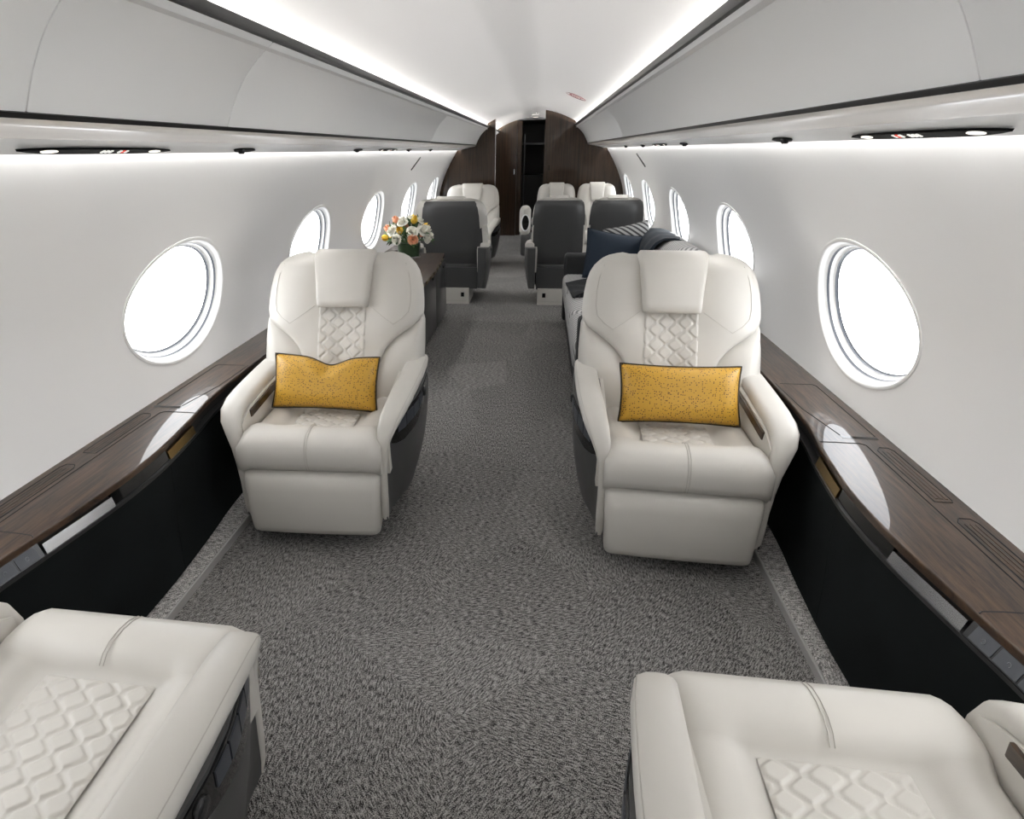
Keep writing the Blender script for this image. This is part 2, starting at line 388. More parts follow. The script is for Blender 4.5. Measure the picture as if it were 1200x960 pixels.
def rail_z(x): return 1.3725 + (1.3665 - 1.3725) * (x - .87) / .036
def lens_poly(h, w, n=16):
    # long pointed lens outline in (y, x)
    P = []
    for i in range(n + 1):
        t = -1 + 2 * i / n; P.append((t * h, w * (1 - abs(t) ** 4)))
    for i in range(1, n):
        t = 1 - 2 * i / n; P.append((t * h, -w * .6 * (1 - abs(t) ** 4)))
    return P
for s in (-1, 1):
    sd = 'flower vase side' if s < 0 else 'sofa side'
    for y in (1.47, 4.45):
        q = thing('service_panel', 'black lens-shaped reading light panel, %s, %s' % (sd, 'before the pillow seats' if y < 2 else 'beyond the pillow seats'), 'light panel', (s * .879, y, 1.3698))
        V, F = prism([(x * s, yy) for yy, x in lens_poly(.28, .0165)], -.006, -.0012, 'z')
        sl = math.atan(.393) * s
        build('panel', V, F, M_LENS, q, rot=(0, sl, 0))
        for yy in (-.19, .2):
            build('reading_light', *prism([(.007 * math.cos(t * .3927), yy + .026 * math.sin(t * .3927)) for t in range(16)], -.0072, -.005, 'z'), M_LAMP, q, rot=(0, sl, 0))
        for i, (yy, mm) in enumerate(((-.015, M_ICON), (.0, M_ICON), (.015, M_ICON), (.05, M_ICON), (.063, M_ICONR), (.076, M_ICON))):
            build('sign_icon', *boxvf(-.006, .006, yy - .004, yy + .004, -.008, -.005), mm, q, smooth=False, rot=(0, sl, 0))
    for i, y in enumerate((2.23, 3.70, 5.17, 6.2)):
        q = thing('air_outlet', 'small dark air outlet in the rail above the %s wall' % sd, 'vent', (s * .879, y, 1.3698), 0, 'air outlets on the %s rail' % sd)
        build('bezel', *prism([(x * s, yy) for yy, x in lens_poly(.085, .016)], -.005, -.0012, 'z'), M_LENS, q, rot=(0, sl, 0))
        build('nozzle', *lathe([(.0, -.016), (.008, -.016), (.012, -.010), (.013, -.002)], 12), M_BTN, q, loc=(0, -.03, 0))

# ------------------------------------------------------------------ bulkheads and vestibule
def section(xa, xb, n=24, z0=0):
    P = []
    for i in range(n + 1):
        x = xa + (xb - xa) * i / n; P.append((x, top_z(x)))
    return [(xa, z0)] + P + [(xb, z0)]
def top_z(x):
    a = abs(x)
    if a <= .56: return cz(a) + .004
    if a <= .76: return interp([(.56, 1.66), (.60, 1.62), (.735, 1.415), (.76, 1.405)], a)
    if a <= .95: return 1.40
    return interp([(.95, 1.36), (1.03, 1.24), (1.10, 1.10), (1.155, .97), (1.193, .838), (1.212, .70), (1.215, 0)], a)
bl = struct(build('wall_far_left', *prism(section(-1.21, -.457, 40), Y1, Y1 + .055, 'y'), M_BULKWOOD, angle=20), 'glossy dark wood bulkhead left of the doorway')
build('edge_trim', *boxvf(-.457, -.451, Y1 - .004, Y1 + .059, 0, top_z(.457)), M_STEEL, bl, smooth=False)
br = struct(build('wall_far_right', *prism(section(.172, 1.21, 40), Y1, Y1 + .055, 'y'), M_BULKWOOD, angle=20), 'glossy dark wood bulkhead right of the doorway')
V, F = boxvf(.235, .245, Y1 - .012, Y1, 1.10, 1.16); build('wall_switch', V, F, M_PIANO, br)
b2 = struct(build('wall_inner_left', *prism(section(-1.2, -.262, 40), Y2, Y2 + .06, 'y'), M_BULKWOOD, angle=20), 'dark wood panel beyond the doorway')
build('edge_trim', *boxvf(-.264, -.258, Y2 - .006, Y2 + .02, 0, 1.70), M_DARKMETAL, b2, smooth=False)
build('door_handle', *tube([(-.30, Y2 - .005, .98), (-.30, Y2 - .03, .98), (-.30, Y2 - .03, 1.06)], .008, 6), M_STEEL, b2)
b3 = struct(build('wall_inner_right', *prism(section(.34, 1.2, 30), Y2, Y2 + .06, 'y'), M_BULKWOOD, angle=20), 'dark wood panel across the inner passage')
gal = thing('galley_cabinet', 'dark galley at the far end of the passage with a shelf', 'galley', (0, 12.9, 0))
build('jamb', *boxvf(-.262, -.185, -1.90, -1.80, 0, 1.78), M_BULKWOOD, gal, smooth=False)
build('back_panel', *boxvf(-1.2, 1.2, .05, .12, 0, 1.9), M_DARK, gal, smooth=False)
for s in (-1, 1): build('side_panel', *boxvf(s * .45 - .02, s * .45 + .02, -1.7, .1, 0, 1.9), M_DARK, gal, smooth=False)
build('shelf', *boxvf(-.43, .43, -.62, .05, 1.44, 1.47), M_DARKMETAL, gal, smooth=False)
build('counter', *boxvf(-.43, .43, -.60, .05, .0, .92), M_DARK, gal, smooth=False)
build('rail', *tube([(-.16, -1.2, .2), (-.16, -1.2, 1.6)], .012, 8), M_DARKMETAL, gal)
ex = build('ceiling_inner', *boxvf(-1.2, 1.2, Y2 + .06, 13.2, 1.80, 1.84), M_DARK, smooth=False); struct(ex, 'dark galley ceiling')
ex = build('wall_far', *boxvf(-1.3, 1.3, 13.16, 13.2, 0, 1.9), M_DARK, smooth=False); struct(ex, 'dark wall at the far end')
for i, y in enumerate((9.55, 10.3)):
    c = thing('ceiling_downlight', 'small square downlight in the passage ceiling', 'light', (.03, y, 1.81), 0, 'passage downlights')
    build('bezel', *boxvf(-.05, .05, -.05, .05, -.004, .012), M_STEEL, c, smooth=False)
    build('lens', *boxvf(-.04, .04, -.04, .04, -.007, -.004), M_LAMP, c, smooth=False)
struct(build('wall_near', *boxvf(-1.3, 1.3, Y0 - .05, Y0, 0, 1.9), M_WALL, smooth=False), 'plain wall behind the camera')

# ------------------------------------------------------------------ side ledges
EDGE = [(-3.0, 1.02), (.3, 1.02), (.75, 1.012), (.97, .998), (1.1, .982), (1.32, .956), (1.45, .950), (1.57, .953), (1.8, .980), (1.98, 1.008), (2.2, 1.020), (2.6, 1.022), (3.1, 1.022), (8.8, 1.022)]
def ex_(y): return smooth_interp(EDGE, y)
def frange(a, b, d):
    n = max(1, round((b - a) / d)); return [a + (b - a) * i / n for i in range(n + 1)]
ZL = .528
def ledge(s, y_a, yend):
    sd = 'flower vase side' if s < 0 else 'sofa side'
    g = thing('side_ledge', ('dark wood veneer ledge with black lower panel beside the club seats, %s' if y_a is None else 'short dark wood ledge beside the seats near the bulkhead, %s') % sd, 'ledge')
    ys = frange(Y0, .2, .8) + frange(.25, yend, .05) if y_a is None else frange(y_a, yend, .8)
    ex_ = (lambda y: smooth_interp(EDGE, y)) if y_a is None else (lambda y: 1.115)
    def ring(y):
        e = ex_(y)
        return [(s * x, y, z) for x, z in ((1.205, ZL - .03), (1.205, ZL), (1.10, ZL), (e + .005, ZL), (e + .002, ZL - .0006), (e + .0005, ZL - .003), (e, ZL - .010), (e + .001, ZL - .020), (e + .02, ZL - .024), (1.1, ZL - .03))]
    top = build('top', *loft([ring(y) for y in ys]), M_WOOD, g, angle=50)
    def band(nm, ya, yb, off, z0, z1, m, par, d=.012):
        yy = frange(ya, yb, .03)
        return build(nm, *loft([[(s * (ex_(y) + off), y, z1), (s * (ex_(y) + off + d), y, z1), (s * (ex_(y) + off + d), y, z0), (s * (ex_(y) + off), y, z0)] for y in yy]), m, par, angle=30)
    def bar(nm, ya, yb, o0, o1, z0, z1, m, par, d=.010):
        # slanted facia: upper edge o1 behind the ledge edge, lower edge o0
        yy = frange(ya, yb, .03)
        return build(nm, *loft([[(s * (ex_(y) + o1), y, z1), (s * (ex_(y) + o1 + d), y, z1), (s * (ex_(y) + o0 + d), y, z0), (s * (ex_(y) + o0), y, z0)] for y in yy]), m, par, angle=30)
    band('channel', Y0 if y_a is None else y_a, yend, .014, ZL - .060, ZL - .022, M_GROOVE, g)
    band('lower_lip', Y0 if y_a is None else y_a, yend, -.010, ZL - .066, ZL - .056, M_DARKMETAL, g, .03)
    if y_a is None:
        bar('steel_bar', 1.108, 1.33, -.0065, .001, ZL - .0555, ZL - .030, M_STEEL, g)
        bar('table_slot', 1.335, 1.60, -.002, .006, ZL - .0555, ZL - .023, M_PIANO, g)
        bar('brass_bar', 1.605, 1.80, -.006, .001, ZL - .0555, ZL - .030, M_BRASS, g)
        kp = bar('key_panel', .84, 1.100, -.008, .005, ZL - .0555, ZL - .022, M_BTN, g)
        for i in range(4):
            ya = .868 + .056 * i
            bar('key', ya, ya + .051, -.0085, .0035, ZL - .052, ZL - .024, M_GREYBTN, kp, .006)
            build('key_mark', *tube([(s * (ex_(ya + .025) - .0035 - .0045 * math.sin(t * .785) * -.4), ya + .025 + .0045 * math.cos(t * .785), ZL - .038 + .0045 * math.sin(t * .785)) for t in range(8 if i % 2 else 6)], .0005, 4), M_MARK, kp)
    # lower black panel
    def dring(y):
        e = ex_(y)
        return [(s * x, y, z) for x, z in ((e + .008, ZL - .066), (e + .008, .44), (e + .012, .32), (e + .022, .18), (e * .5 + .503, .05), (1.19, .05), (1.19, ZL - .066))]
    segs = [Y0, .86, 1.62, 2.38, yend] if y_a is None else [y_a, yend]
    for ya, yb in zip(segs, segs[1:]):
        build('lower_panel', *loft([dring(y) for y in frange(ya + .001, yb - .001, .06)]), M_DADO, g, angle=50)
    if y_a is not None: return g
    # grooves and lids in the ledge top
    def line(pts, w=.0018, nm='groove'):
        build(nm, *tube([(s * x, y, ZL) for x, y in pts], w, 4), M_GROOVE, g)
    line([(1.112, y) for y in (.35, 1.0, 1.5, 1.825)] + [(1.100, 1.838), (1.03, 1.84), (.99, 1.838)])
    line([(1.112, 1.104), (1.03, 1.102), (.992, 1.098), (ex_(1.09) + .002, 1.092)])
    line([(1.165, 1.895), (1.165, 2.33), (1.155, 2.345), (1.045, 2.345)])
    line([(1.068, 1.895), (1.035, 2.10), (1.030, 2.345)])
    build('lid_pull', *boxvf(min(s * 1.066, s * 1.166), max(s * 1.066, s * 1.166), 1.872, 1.888, ZL - .004, ZL + .0006), M_PIANO, g, smooth=False)
    for ya, yb in ((1.512, 1.815), (1.12, 1.438), (.6, .95)):
        v = build('vent_frame', *tube([(s * x, y, ZL) for x, y in ((1.128, ya), (1.168, ya), (1.172, ya + .01), (1.172, yb - .02), (1.164, yb), (1.140, yb), (1.128, yb - .02))], .0016, 4, True), M_GROOVE, g)
        for i in range(3):
            x = 1.138 + .011 * i
            build('vent_slat', *boxvf(min(s * x, s * (x + .006)), max(s * x, s * (x + .006)), ya + .015, yb - .025, ZL - .002, ZL + .0012), M_WOOD, v, smooth=False)
    return g
ledge(-1, None, 3.62); ledge(1, None, 3.05); 
for i, (sd_, ya_) in enumerate(((-1, 5.36), (1, 5.27))):
    g_ = ledge(sd_, ya_, 8.74); g_.name = 'trim_%d' % (i + 1); g_['kind'] = 'structure'; del g_['category']

# ------------------------------------------------------------------ seats
WU = [(.38, .150), (.50, .156), (.56, .170), (.61, .198), (.65, .245), (.68, .292), (.70, .318), (.72, .328), (.75, .331), (.82, .326), (.88, .312), (.915, .292), (.938, .262), (.950, .225), (.956, .18)]
def quilt_h(u, v):
    # rows of zigzag lines, neighbours in opposite phase, giving lozenges: 0 in the stitch groove
    tri = abs((v * 1.0) % 2 - 1) * 2 - 1
    tri = clamp(tri * 1.5, -1, 1)
    best = 9
    k0 = math.floor(u)
    for k in range(k0 - 1, k0 + 3):
        x = k + .30 * tri * (1 if k % 2 == 0 else -1)
        best = min(best, abs(u - x))
    h = ss((best - .05) / .24)
    if best < .07: h = .30 * (1 - best / .07)
    return h

def make_seat(name, sg, label, double=False, slope=.5, group=None, arms=('aisle', 'window')):
    T = thing(name, label, 'seat', group=group)
    kb = .70 if double else 1.
    hw = .19 if double else .25
    ax = hw - .25
    yb0 = .09
    def yb(z): return yb0 + (z - .42) * slope
    def add(nm, VF, m, par=None, **k):
        V, F = VF; return build(nm, [(p[0] * sg, p[1], p[2]) for p in V], F, m, par or T, **k)
    # pedestal
    add('pedestal', merge(boxvf(-.165, .165, -.12, .27, .0, .15)), M_LEATHER, smooth=False)
    add('pedestal_seam', boxvf(-.135, .135, .268, .2725, .03, .033), M_SEAM, smooth=False)
    add('pedestal_socket', boxvf(.09, .12, .268, .274, .07, .11), M_PIANO, smooth=False)
    add('seat_pan', boxvf(-hw + .01, hw - .01, -.25, .25, .14, .34), M_SHELL, smooth=False)
    # legrest
    prof = [(-.300, .075), (-.330, .066), (-.352, .075), (-.361, .100), (-.370, .18), (-.372, .25), (-.366, .300), (-.345, .318), (-.30, .320), (-.26, .30), (-.26, .10)]
    rings = []
    for i, t in enumerate((-1, -.985, -.95, -.88, -.5, 0, .5, .88, .95, .985, 1)):
        e = {1: .62, .985: .82, .95: .94, .88: 1}.get(abs(t), 1.0)
        ring = []
        for y, z in prof:
            yy = -.31 + (y + .31) * e; zz = .195 + (z - .195) * (1 - (1 - e) * .25)
            ring.append((t * (hw - .008) * (.955 + .045 * clamp((z - .07) / .2)), yy + .006 * t * t, zz))
        rings.append(ring)
    add('legrest', loft(rings), M_LEATHER, angle=60)
    # seat cushion with a front roll, side bolsters and a sunken middle
    st = [(-.335, .322, 0), (-.362, .334, 0), (-.376, .362, 0), (-.379, .395, 0), (-.374, .425, 0), (-.358, .447, 0), (-.332, .459, .0), (-.300, .464, .0), (-.268, .462, .1), (-.245, .453, .35), (-.230, .438, .7), (-.218, .425, 1), (-.15, .421, 1), (-.05, .419, 1), (.06, .417, 1), (.13, .415, 1), (.19, .413, 1)]
    xs = [-1, -1, -.985, -.95, -.89, -.82, -.74, -.66, -.60, -.56, -.5, -.3, 0, .3, .5, .56, .60, .66, .74, .82, .89, .95, .985, 1, 1]
    P = []
    for y, z, w in st:
        row = []
        for j, t in enumerate(xs):
            a = abs(t); edge = .036 * max(0, (a - .80) / .20) ** 2.2
            pan = -.015 * w * (1 - ss((a - .50) / .17)); bol = .012 * w * ss((a - .55) / .2)
            zz = z + pan + bol - edge * (1 if y > -.36 else .4)
            yy = y + (.02 * max(0, (a - .85) / .15) ** 2 if y < -.3 else 0)
            if j in (0, len(xs) - 1): zz = .325
            row.append((t * hw * 1.004, yy, zz))
        P.append(row)
    cu = add('seat_cushion', grid(P), M_LEATHER, angle=70)
    for dx in (-.004, .004):
        add('seam', tube([(dx, y - (.0008 if y < -.33 else 0), z + (.0006 if y > -.36 else 0)) for y, z, w in st[1:11]], .0011, 4), M_SEAM, cu)
    # quilted seat insert
    nu, nv = (40, 40) if (double or slope < .3) else (72, 150)
    qw = .115 * hw / .25
    rows = []
    for i in range(nv + 1):
        y = -.222 + .36 * i / nv; row = []
        for j in range(nu + 1):
            u = -1 + 2 * j / nu; ed = ss((1 - abs(u)) / .06) * ss(i / 3) 
            row.append((u * qw, y, interp([(-.222, .4095), (.26, .401)], y) + .002 + .0046 * quilt_h(u * 3.1, (y + .222) / .026) * ed))
        rows.append(row)
    add('quilted_seat_insert', grid(rows), M_LEATHER, cu, angle=180)
    # backrest
    nx = 33
    rings = []
    zs = [.38, .42, .46, .50, .54, .57, .60, .63, .65, .665, .68, .69, .70, .71, .72, .735, .75, .78, .82, .86, .89, .915, .93, .940, .948, .953, .956]
    def yfront(t, z):
        a = abs(t)
        wing = -.022 * math.sin(math.pi * clamp((a - .30) / .62)) * ss((z - .58) / .16)
        dish = .012 * (1 - ss(a / .35)) * ss((z - .45) / .1)
        rnd = .055 * clamp((a - .86) / .14) ** 2.5
        topr = .05 * ss((z - .915) / .042) ** 2
        return yb(z) + wing + dish + rnd + topr
    for z in zs:
        w = smooth_interp(WU, z) * kb; ring = []
        for j in range(nx):
            t = -1 + 2 * j / (nx - 1); t = math.copysign(abs(t) ** .85, t)
            ring.append((t * w, yfront(t, z), z))
        thick = .11 - .045 * ss((z - .90) / .056)
        for j in range(9):
            t = 1 - 2 * (j + .5) / 9; ring.append((t * w * .97, yb(z) + thick, z))
        rings.append(ring)
    bk = add('backrest', loft(rings), M_LEATHER, angle=65)
    def onback(x, z, d=.0004):
        w = smooth_interp(WU, z) * kb; return (x * kb, yfront(clamp(x * kb / w, -1, 1), z) - d, z)
    for q in (-1, 1):
        add('seam', tube([onback(q * x, z) for x, z in ((.255, .925), (.272, .88), (.280, .83), (.281, .78), (.274, .745), (.250, .722), (.215, .700))], .0012, 4), M_SEAM, bk)
        add('seam', tube([onback(q * x, z) for x, z in ((.215, .700), (.18, .722), (.145, .745), (.115, .765))], .0012, 4), M_SEAM, bk)
        # lower side bolster
        rr = []
        for i in range(17):
            z = .36 + .36 * i / 16
            w0 = (smooth_interp(WU, z) - .035) * kb; w1 = interp([(.36, .310), (.45, .335), (.62, .338), (.70, .333), (.72, .325)], z) * kb
            ring = []
            for j in range(11):
                t = j / 10; x = w0 + (max(w1, w0 + .01) - w0) * t
                y = yb(z) + .042 - .044 * math.sin(math.pi * clamp(t * .85)) * (1 - ss((z - .62) / .1)) + .05 * clamp((t - .82) / .18) ** 2
                ring.append((q * x, y, z))
            ring += [(q * w1 * .98, yb(z) + .10, z), (q * w0, yb(z) + .10, z)]
            rr.append(ring)
        sb = add('side_bolster', loft(rr), M_LEATHER, bk, angle=65)
    # quilted back insert
    rows = []; qb = .098 * kb
    for i in range(nv + 1):
        z = .44 + .345 * i / nv; row = []
        for j in range(nu + 1):
            u = -1 + 2 * j / nu; ed = ss((1 - abs(u)) / .06)
            w = smooth_interp(WU, z) * kb
            row.append((u * qb, yfront(u * qb / w, z) - .001 - .0050 * quilt_h(u * 2.75, (z - .44) / .026) * ed, z))
        rows.append(row)
    add('quilted_back_insert', grid(rows), M_LEATHER, bk, angle=180)
    # headrest
    path = [(.768, .0), (.762, .018), (.766, .036), (.775, .046), (.80, .050), (.84, .051), (.88, .050), (.92, .046), (.945, .036), (.962, .018), (.972, -.005), (.974, -.035), (.966, -.065), (.95, -.080)]
    rows = []
    for z, d in path:
        row = []
        hwid = interp([(.76, .106), (.84, .114), (.94, .128), (.975, .130)], z) * kb
        for j in range(21):
            t = -1 + 2 * j / 20; t = math.copysign(abs(t) ** .8, t); a = abs(t)
            row.append((t * hwid, yb(min(z, .975)) - d * (1 - .75 * clamp((a - .88) / .12) ** 2) + .004 * a * a, z - (.008 * clamp((a - .9) / .1) ** 2 if z > .95 else 0)))
        rows.append(row)
    lo_ = [[(p[0], max(p[1] + .02, yb(p[2]) + .012) if p[2] < .95 else p[1] + .004, p[2] - (.02 if p[2] > .95 else 0)) for p in r] for r in rows]
    ring = [list(a) + list(reversed(b)) for a, b in zip(rows, lo_)]
    add('headrest', loft(ring), M_LEATHER, bk, angle=60)
    # hard shell behind the back
    rr = []
    for z in (.155, .165, .20, .30, .366, .370, .374, .50, .65, .80, .88, .915, .928, .933):
        e = 1 - .10 * ss((z - .90) / .033) ** 2 - .06 * ss((.20 - z) / .045)
        w = interp([(.15, .245), (.40, .275), (.60, .300), (.75, .300), (.93, .268)], z) * kb * e + (0.022 if double else 0)
        g = .003 if z == .370 else 0
        yr = max(yb(z) + .135, yb(.62) + .135 - (.62 - z) * .12 if z < .62 else -9) - .02 * ss((z - .90) / .033)
        ring = []
        for j in range(13):
            t = -1 + 2 * j / 12; ring.append((t * (w - g), yr - .045 * abs(t) ** 6 - g, z))
        f0 = yb(max(z, .5)) + .06
        ring += [(w - g, f0, z), (-(w - g), f0, z)]
        rr.append(ring)
    add('back_shell', loft(rr), M_SHELL, angle=40)
    # arms
    PATH_A = [(.26, .540), (.20, .539), (.08, .534), (-.04, .527), (-.14, .518), (-.21, .508), (-.262, .492), (-.296, .464), (-.311, .430), (-.316, .39), (-.317, .33), (-.315, .26), (-.312, .20), (-.308, .145), (-.298, .118)]
    PATH_W = [(.26, .532), (.20, .530), (.08, .527), (-.04, .524), (-.14, .521), (-.21, .516), (-.262, .503), (-.296, .477), (-.311, .440), (-.316, .39), (-.317, .33), (-.315, .26), (-.312, .20), (-.308, .145), (-.298, .118)]
    WID_A = [.040, .043, .044, .043, .042, .040, .037, .031, .024, .018, .015, .014, .014, .013, .010]
    WID_W = [.040, .042, .043, .044, .044, .043, .041, .036, .028, .021, .017, .015, .015, .014, .010]
    XC_A = [.308, .308, .305, .299, .291, .284, .275, .265, .257, .252, .250, .250, .250, .249, .249]
    XC_W = [.298, .298, .297, .295, .293, .291, .288, .281, .270, .261, .255, .251, .250, .249, .249]
    TH = [.024, .026, .027, .027, .027, .026, .025, .023, .019, .016, .014, .012, .012, .011, .008]
    def arm_top(y): return interp(sorted((a, b) for a, b in PATH[:9]), y)
    def xo(y, z): return .256 + ax + .096 * math.sin(clamp((y + .318) / .34) * math.pi / 2) - .050 * clamp((.46 - z) / .36) ** 2 - .03 * clamp((y - .2) / .15) ** 2
    for side in arms:
        q = 1 if side == 'aisle' else -1
        PATH, WID, XC = (PATH_A, WID_A, XC_A) if q > 0 else (PATH_W, WID_W, XC_W)
        rr = []
        for i, (y, z) in enumerate(PATH):
            a = PATH[max(0, i - 1)]; b = PATH[min(len(PATH) - 1, i + 1)]
            ty, tz = b[0] - a[0], b[1] - a[1]; l = math.hypot(ty, tz); ny, nzv = tz / l, -ty / l   # outward normal (up / forward)
            if nzv < 0 and i < 4: ny, nzv = -ny, -nzv
            ring = []
            for k in range(16):
                t = 2 * math.pi * k / 16; c, sn = math.cos(t), math.sin(t)
                c = math.copysign(abs(c) ** .62, c); sn = math.copysign(abs(sn) ** .72, sn)
                ring.append((q * (XC[i] + ax + c * WID[i]), y + ny * sn * TH[i], z + nzv * sn * TH[i]))
            rr.append(ring)
        ar = add('armrest', loft(rr), M_LEATHER, angle=60)
        sp = []
        for i in range(1, 9):
            a = PATH[i - 1]; b = PATH[i + 1]; l = math.hypot(b[0] - a[0], b[1] - a[1]); ny, nzv = (b[1] - a[1]) / l, -(b[0] - a[0]) / l
            if nzv < 0 and i < 4: ny, nzv = -ny, -nzv
            t = .72; c = math.cos(t) ** .62; sn = math.sin(t) ** .72
            sp.append((q * (XC[i] + ax + c * WID[i]), PATH[i][0] + ny * sn * TH[i], PATH[i][1] + nzv * sn * TH[i]))
        add('seam', tube(sp, .0011, 4), M_SEAM, ar)
        # inner cream panel
        ip = []
        for y in (-.300, -.27, -.2, -.1, 0, .1, .2, .26):
            zt = arm_top(max(y, -.29)) - .012; xi = hw - .008
            ip.append([(q * (xi), y, .30), (q * (xi - .004), y, zt - .03), (q * xi, y, zt), (q * (xi + .03), y, zt), (q * (xi + .03), y, .30)])
        add('inner_panel', loft(ip), M_LEATHER, ar, angle=40)
        # outer shell
        rr = []
        for y in (-.312, -.295, -.27, -.23, -.16, -.08, .0, .10, .20, .28, .33, .345):
            zt = interp([(-.315, .30), (-.305, .38), (-.285, .45), (-.25, .478)], y) if y < -.25 else arm_top(min(y, .26)) - .012
            zb = .118 + .05 * ss((y - .12) / .2)
            xin = hw + .004
            out = [(q * max(xo(y, zt + (zb - zt) * k / 10), xin + .004), y, zt + (zb - zt) * k / 10) for k in range(11)]
            rr.append(out + [(q * xin, y, zb), (q * xin, y, zt)])
        sh = add('side_shell', loft(rr), M_SHELL, ar, angle=40)
        if side == 'aisle':
            # black control panel under the pad
            def patch(nm, y0, y1, t0, t1, d, m, par, n=10, k=5):
                rows = []
                for i in range(n + 1):
                    y = y0 + (y1 - y0) * i / n
                    top = (arm_top(max(y, -.25)) - .022); 
                    bot = top - interp([(-.275, .070), (-.20, .105), (-.10, .10), (-.04, .080), (.06, .050), (.16, .018)], y)
                    rows.append([(q * (xo(y, top + (bot - top) * (t0 + (t1 - t0) * j / k)) + d), y, top + (bot - top) * (t0 + (t1 - t0) * j / k)) for j in range(k + 1)])
                base = [[(p[0] - q * (d + .004), p[1], p[2]) for p in r] for r in rows]
                return add(nm, loft([a + list(reversed(b)) for a, b in zip(rows, base)]), m, par, angle=40)
            cp = patch('control_panel', -.272, .16, 0, 1, .003, M_PIANO, sh, 16)
            for i in range(4):
                patch('control_key', -.235 + .058 * i, -.235 + .058 * i + .052, .12, .56, .0055, M_GREYBTN, cp, 4, 3)
            y = .035; z = arm_top(y) - .050
            add('dial', merge(*[lathe([(.0, .008), (.014, .008), (.018, .005), (.019, 0)], 16)]), M_BTN, cp)
            dl = T.children[0] if False else [c for c in cp.children if c.name.startswith('dial')][-1]
            dl.rotation_euler = (0, q * sg * math.pi / 2, 0); dl.location = (q * sg * (xo(y, z) + .002), y, z)
        else:
            add('wood_inlay', loft([[(q * (hw - .012 - d), y, arm_top(y) - .016), (q * (hw - .012 - d), y, arm_top(y) - .042), (q * (hw + .004), y, arm_top(y) - .042), (q * (hw + .004), y, arm_top(y) - .016)] for y, d in ((-.225, .002), (-.22, .0045), (0, .0045), (.12, .0045))]), M_WOOD, ar, angle=30)
    return T

def place(o, x, y, deg): o.location = (x, y, 0); o.rotation_euler = (0, 0, math.radians(deg)); return o
seat_p = place(make_seat('club_seat', 1, 'cream leather club seat holding the gold pillow with a dented top edge'), -.622, 2.195, 3.2)
seat_q = place(make_seat('club_seat', -1, 'cream leather club seat in front of the sofa, holding the evenly filled gold pillow'), .648, 2.195, -2.2)
o = place(copy_tree(seat_p), .648, .605, 180); o['label'] = 'cream leather club seat without pillow, facing the seat in front of the sofa'
o = place(copy_tree(seat_q), -.648, .605, 180); o['label'] = 'cream leather club seat without pillow, facing the seat with the dented gold pillow'
aft_q = place(make_seat('aft_seat', -1, 'cream seat showing its grey back shell, beside the dark credenza', slope=.22), -.648, 6.09, 180)
aft_p = place(make_seat('aft_seat', 1, 'cream single seat with its back to the wooden bulkhead left of the doorway', slope=.22), -.690, 7.95, 0)
d_p = place(make_seat('double_seat', 1, 'cream double-row seat on the aisle showing its grey back shell', True, .2, arms=('aisle',)), .315, 6.10, 180)
d_w = place(make_seat('double_seat', 1, 'cream double-row seat on the window side showing its grey back shell, behind the sofa', True, .2, arms=('window',)), .808, 6.10, 180)
d_q = place(make_seat('double_seat', -1, 'cream double-row seat on the aisle with its back to the wooden bulkhead', True, .2, arms=('aisle',)), .335, 7.95, 0)
d_r = place(make_seat('double_seat', -1, 'cream double-row seat by the window with its back to the wooden bulkhead', True, .2, arms=('window',)), .815, 7.95, 0)

# rounded aisle-side end of the double seat by the doorway, with a dark oval recess
pod = rbox('aisle_arm_end', (-.420, -.292, -.42, -.16, .415, .745), M_LEATHER, d_q, .062, 6)
build('recess', *prism([(-.350 + .043 * math.cos(t * .2618), .565 + .085 * math.sin(t * .2618)) for t in range(24)], -.426, -.410, 'y'), M_PIANO, pod)
build('recess_ring', *tube([(-.350 + .046 * math.cos(t * .2618), -.424, .565 + .090 * math.sin(t * .2618)) for t in range(24)], .008, 6, True), M_PSU, pod)
rbox('aisle_arm_base', (-.400, -.292, -.40, -.16, .18, .43), M_SHELL, d_q, .03, 4)

# ------------------------------------------------------------------ pillows
def pillow_mesh(w, h, t, dent=0., n=36, mq=22):
    front, rim = [], []
    def out(u, v):
        x = u * w * (1 - .045 * (1 - v * v)); z = v * h * (1 - .075 * (1 - u * u))
        if dent and v > -.2: z -= dent * math.exp(-((u - .08) / .30) ** 2) * ss((v + .2) / 1.2)
        return x, z
    def th(u, v): return t * ((1 - u ** 4) * (1 - v ** 4)) ** .55 * (1 - (.45 * math.exp(-((u - .08) / .16) ** 2) * ss((v - .1) / .9) if dent else 0))
    F_ = [[(*out(-1 + 2 * i / n, -1 + 2 * j / mq), th(-1 + 2 * i / n, -1 + 2 * j / mq)) for j in range(mq + 1)] for i in range(n + 1)]
    A = [[(x, -d, z) for x, z, d in r] for r in F_]; B = [[(x, d * .8, z) for x, z, d in r] for r in F_]
    rim = [out(-1 + 2 * i / n, 1) for i in range(n)] + [out(1, 1 - 2 * j / mq) for j in range(mq)] + [out(1 - 2 * i / n, -1) for i in range(n)] + [out(-1, -1 + 2 * j / mq) for j in range(mq)]
    return merge(grid(A), grid(B)), [(x, 0, z) for x, z in rim]
def pillow(name, label, w, h, t, m, loc, rot, dent=0., pip=M_PIPING):
    T = thing(name, label, 'pillow', loc); T.rotation_euler = rot
    vf, rim = pillow_mesh(w, h, t, dent)
    build('cover', *vf, m, T, angle=180)
    if pip: build('piping', *tube(rim, .0042, 6, True), pip, T)
    return T
pillow('lumbar_pillow', 'gold dotted lumbar pillow with dark piping and a dented top edge', .205, .105, .062, M_GOLD, (-.642, 2.192, .524), (math.radians(-24), math.radians(1.5), math.radians(3)), .030)
pillow('lumbar_pillow', 'gold dotted lumbar pillow with dark piping, evenly filled', .205, .105, .062, M_GOLD, (.660, 2.192, .528), (math.radians(-24), math.radians(-.6), math.radians(-2)))

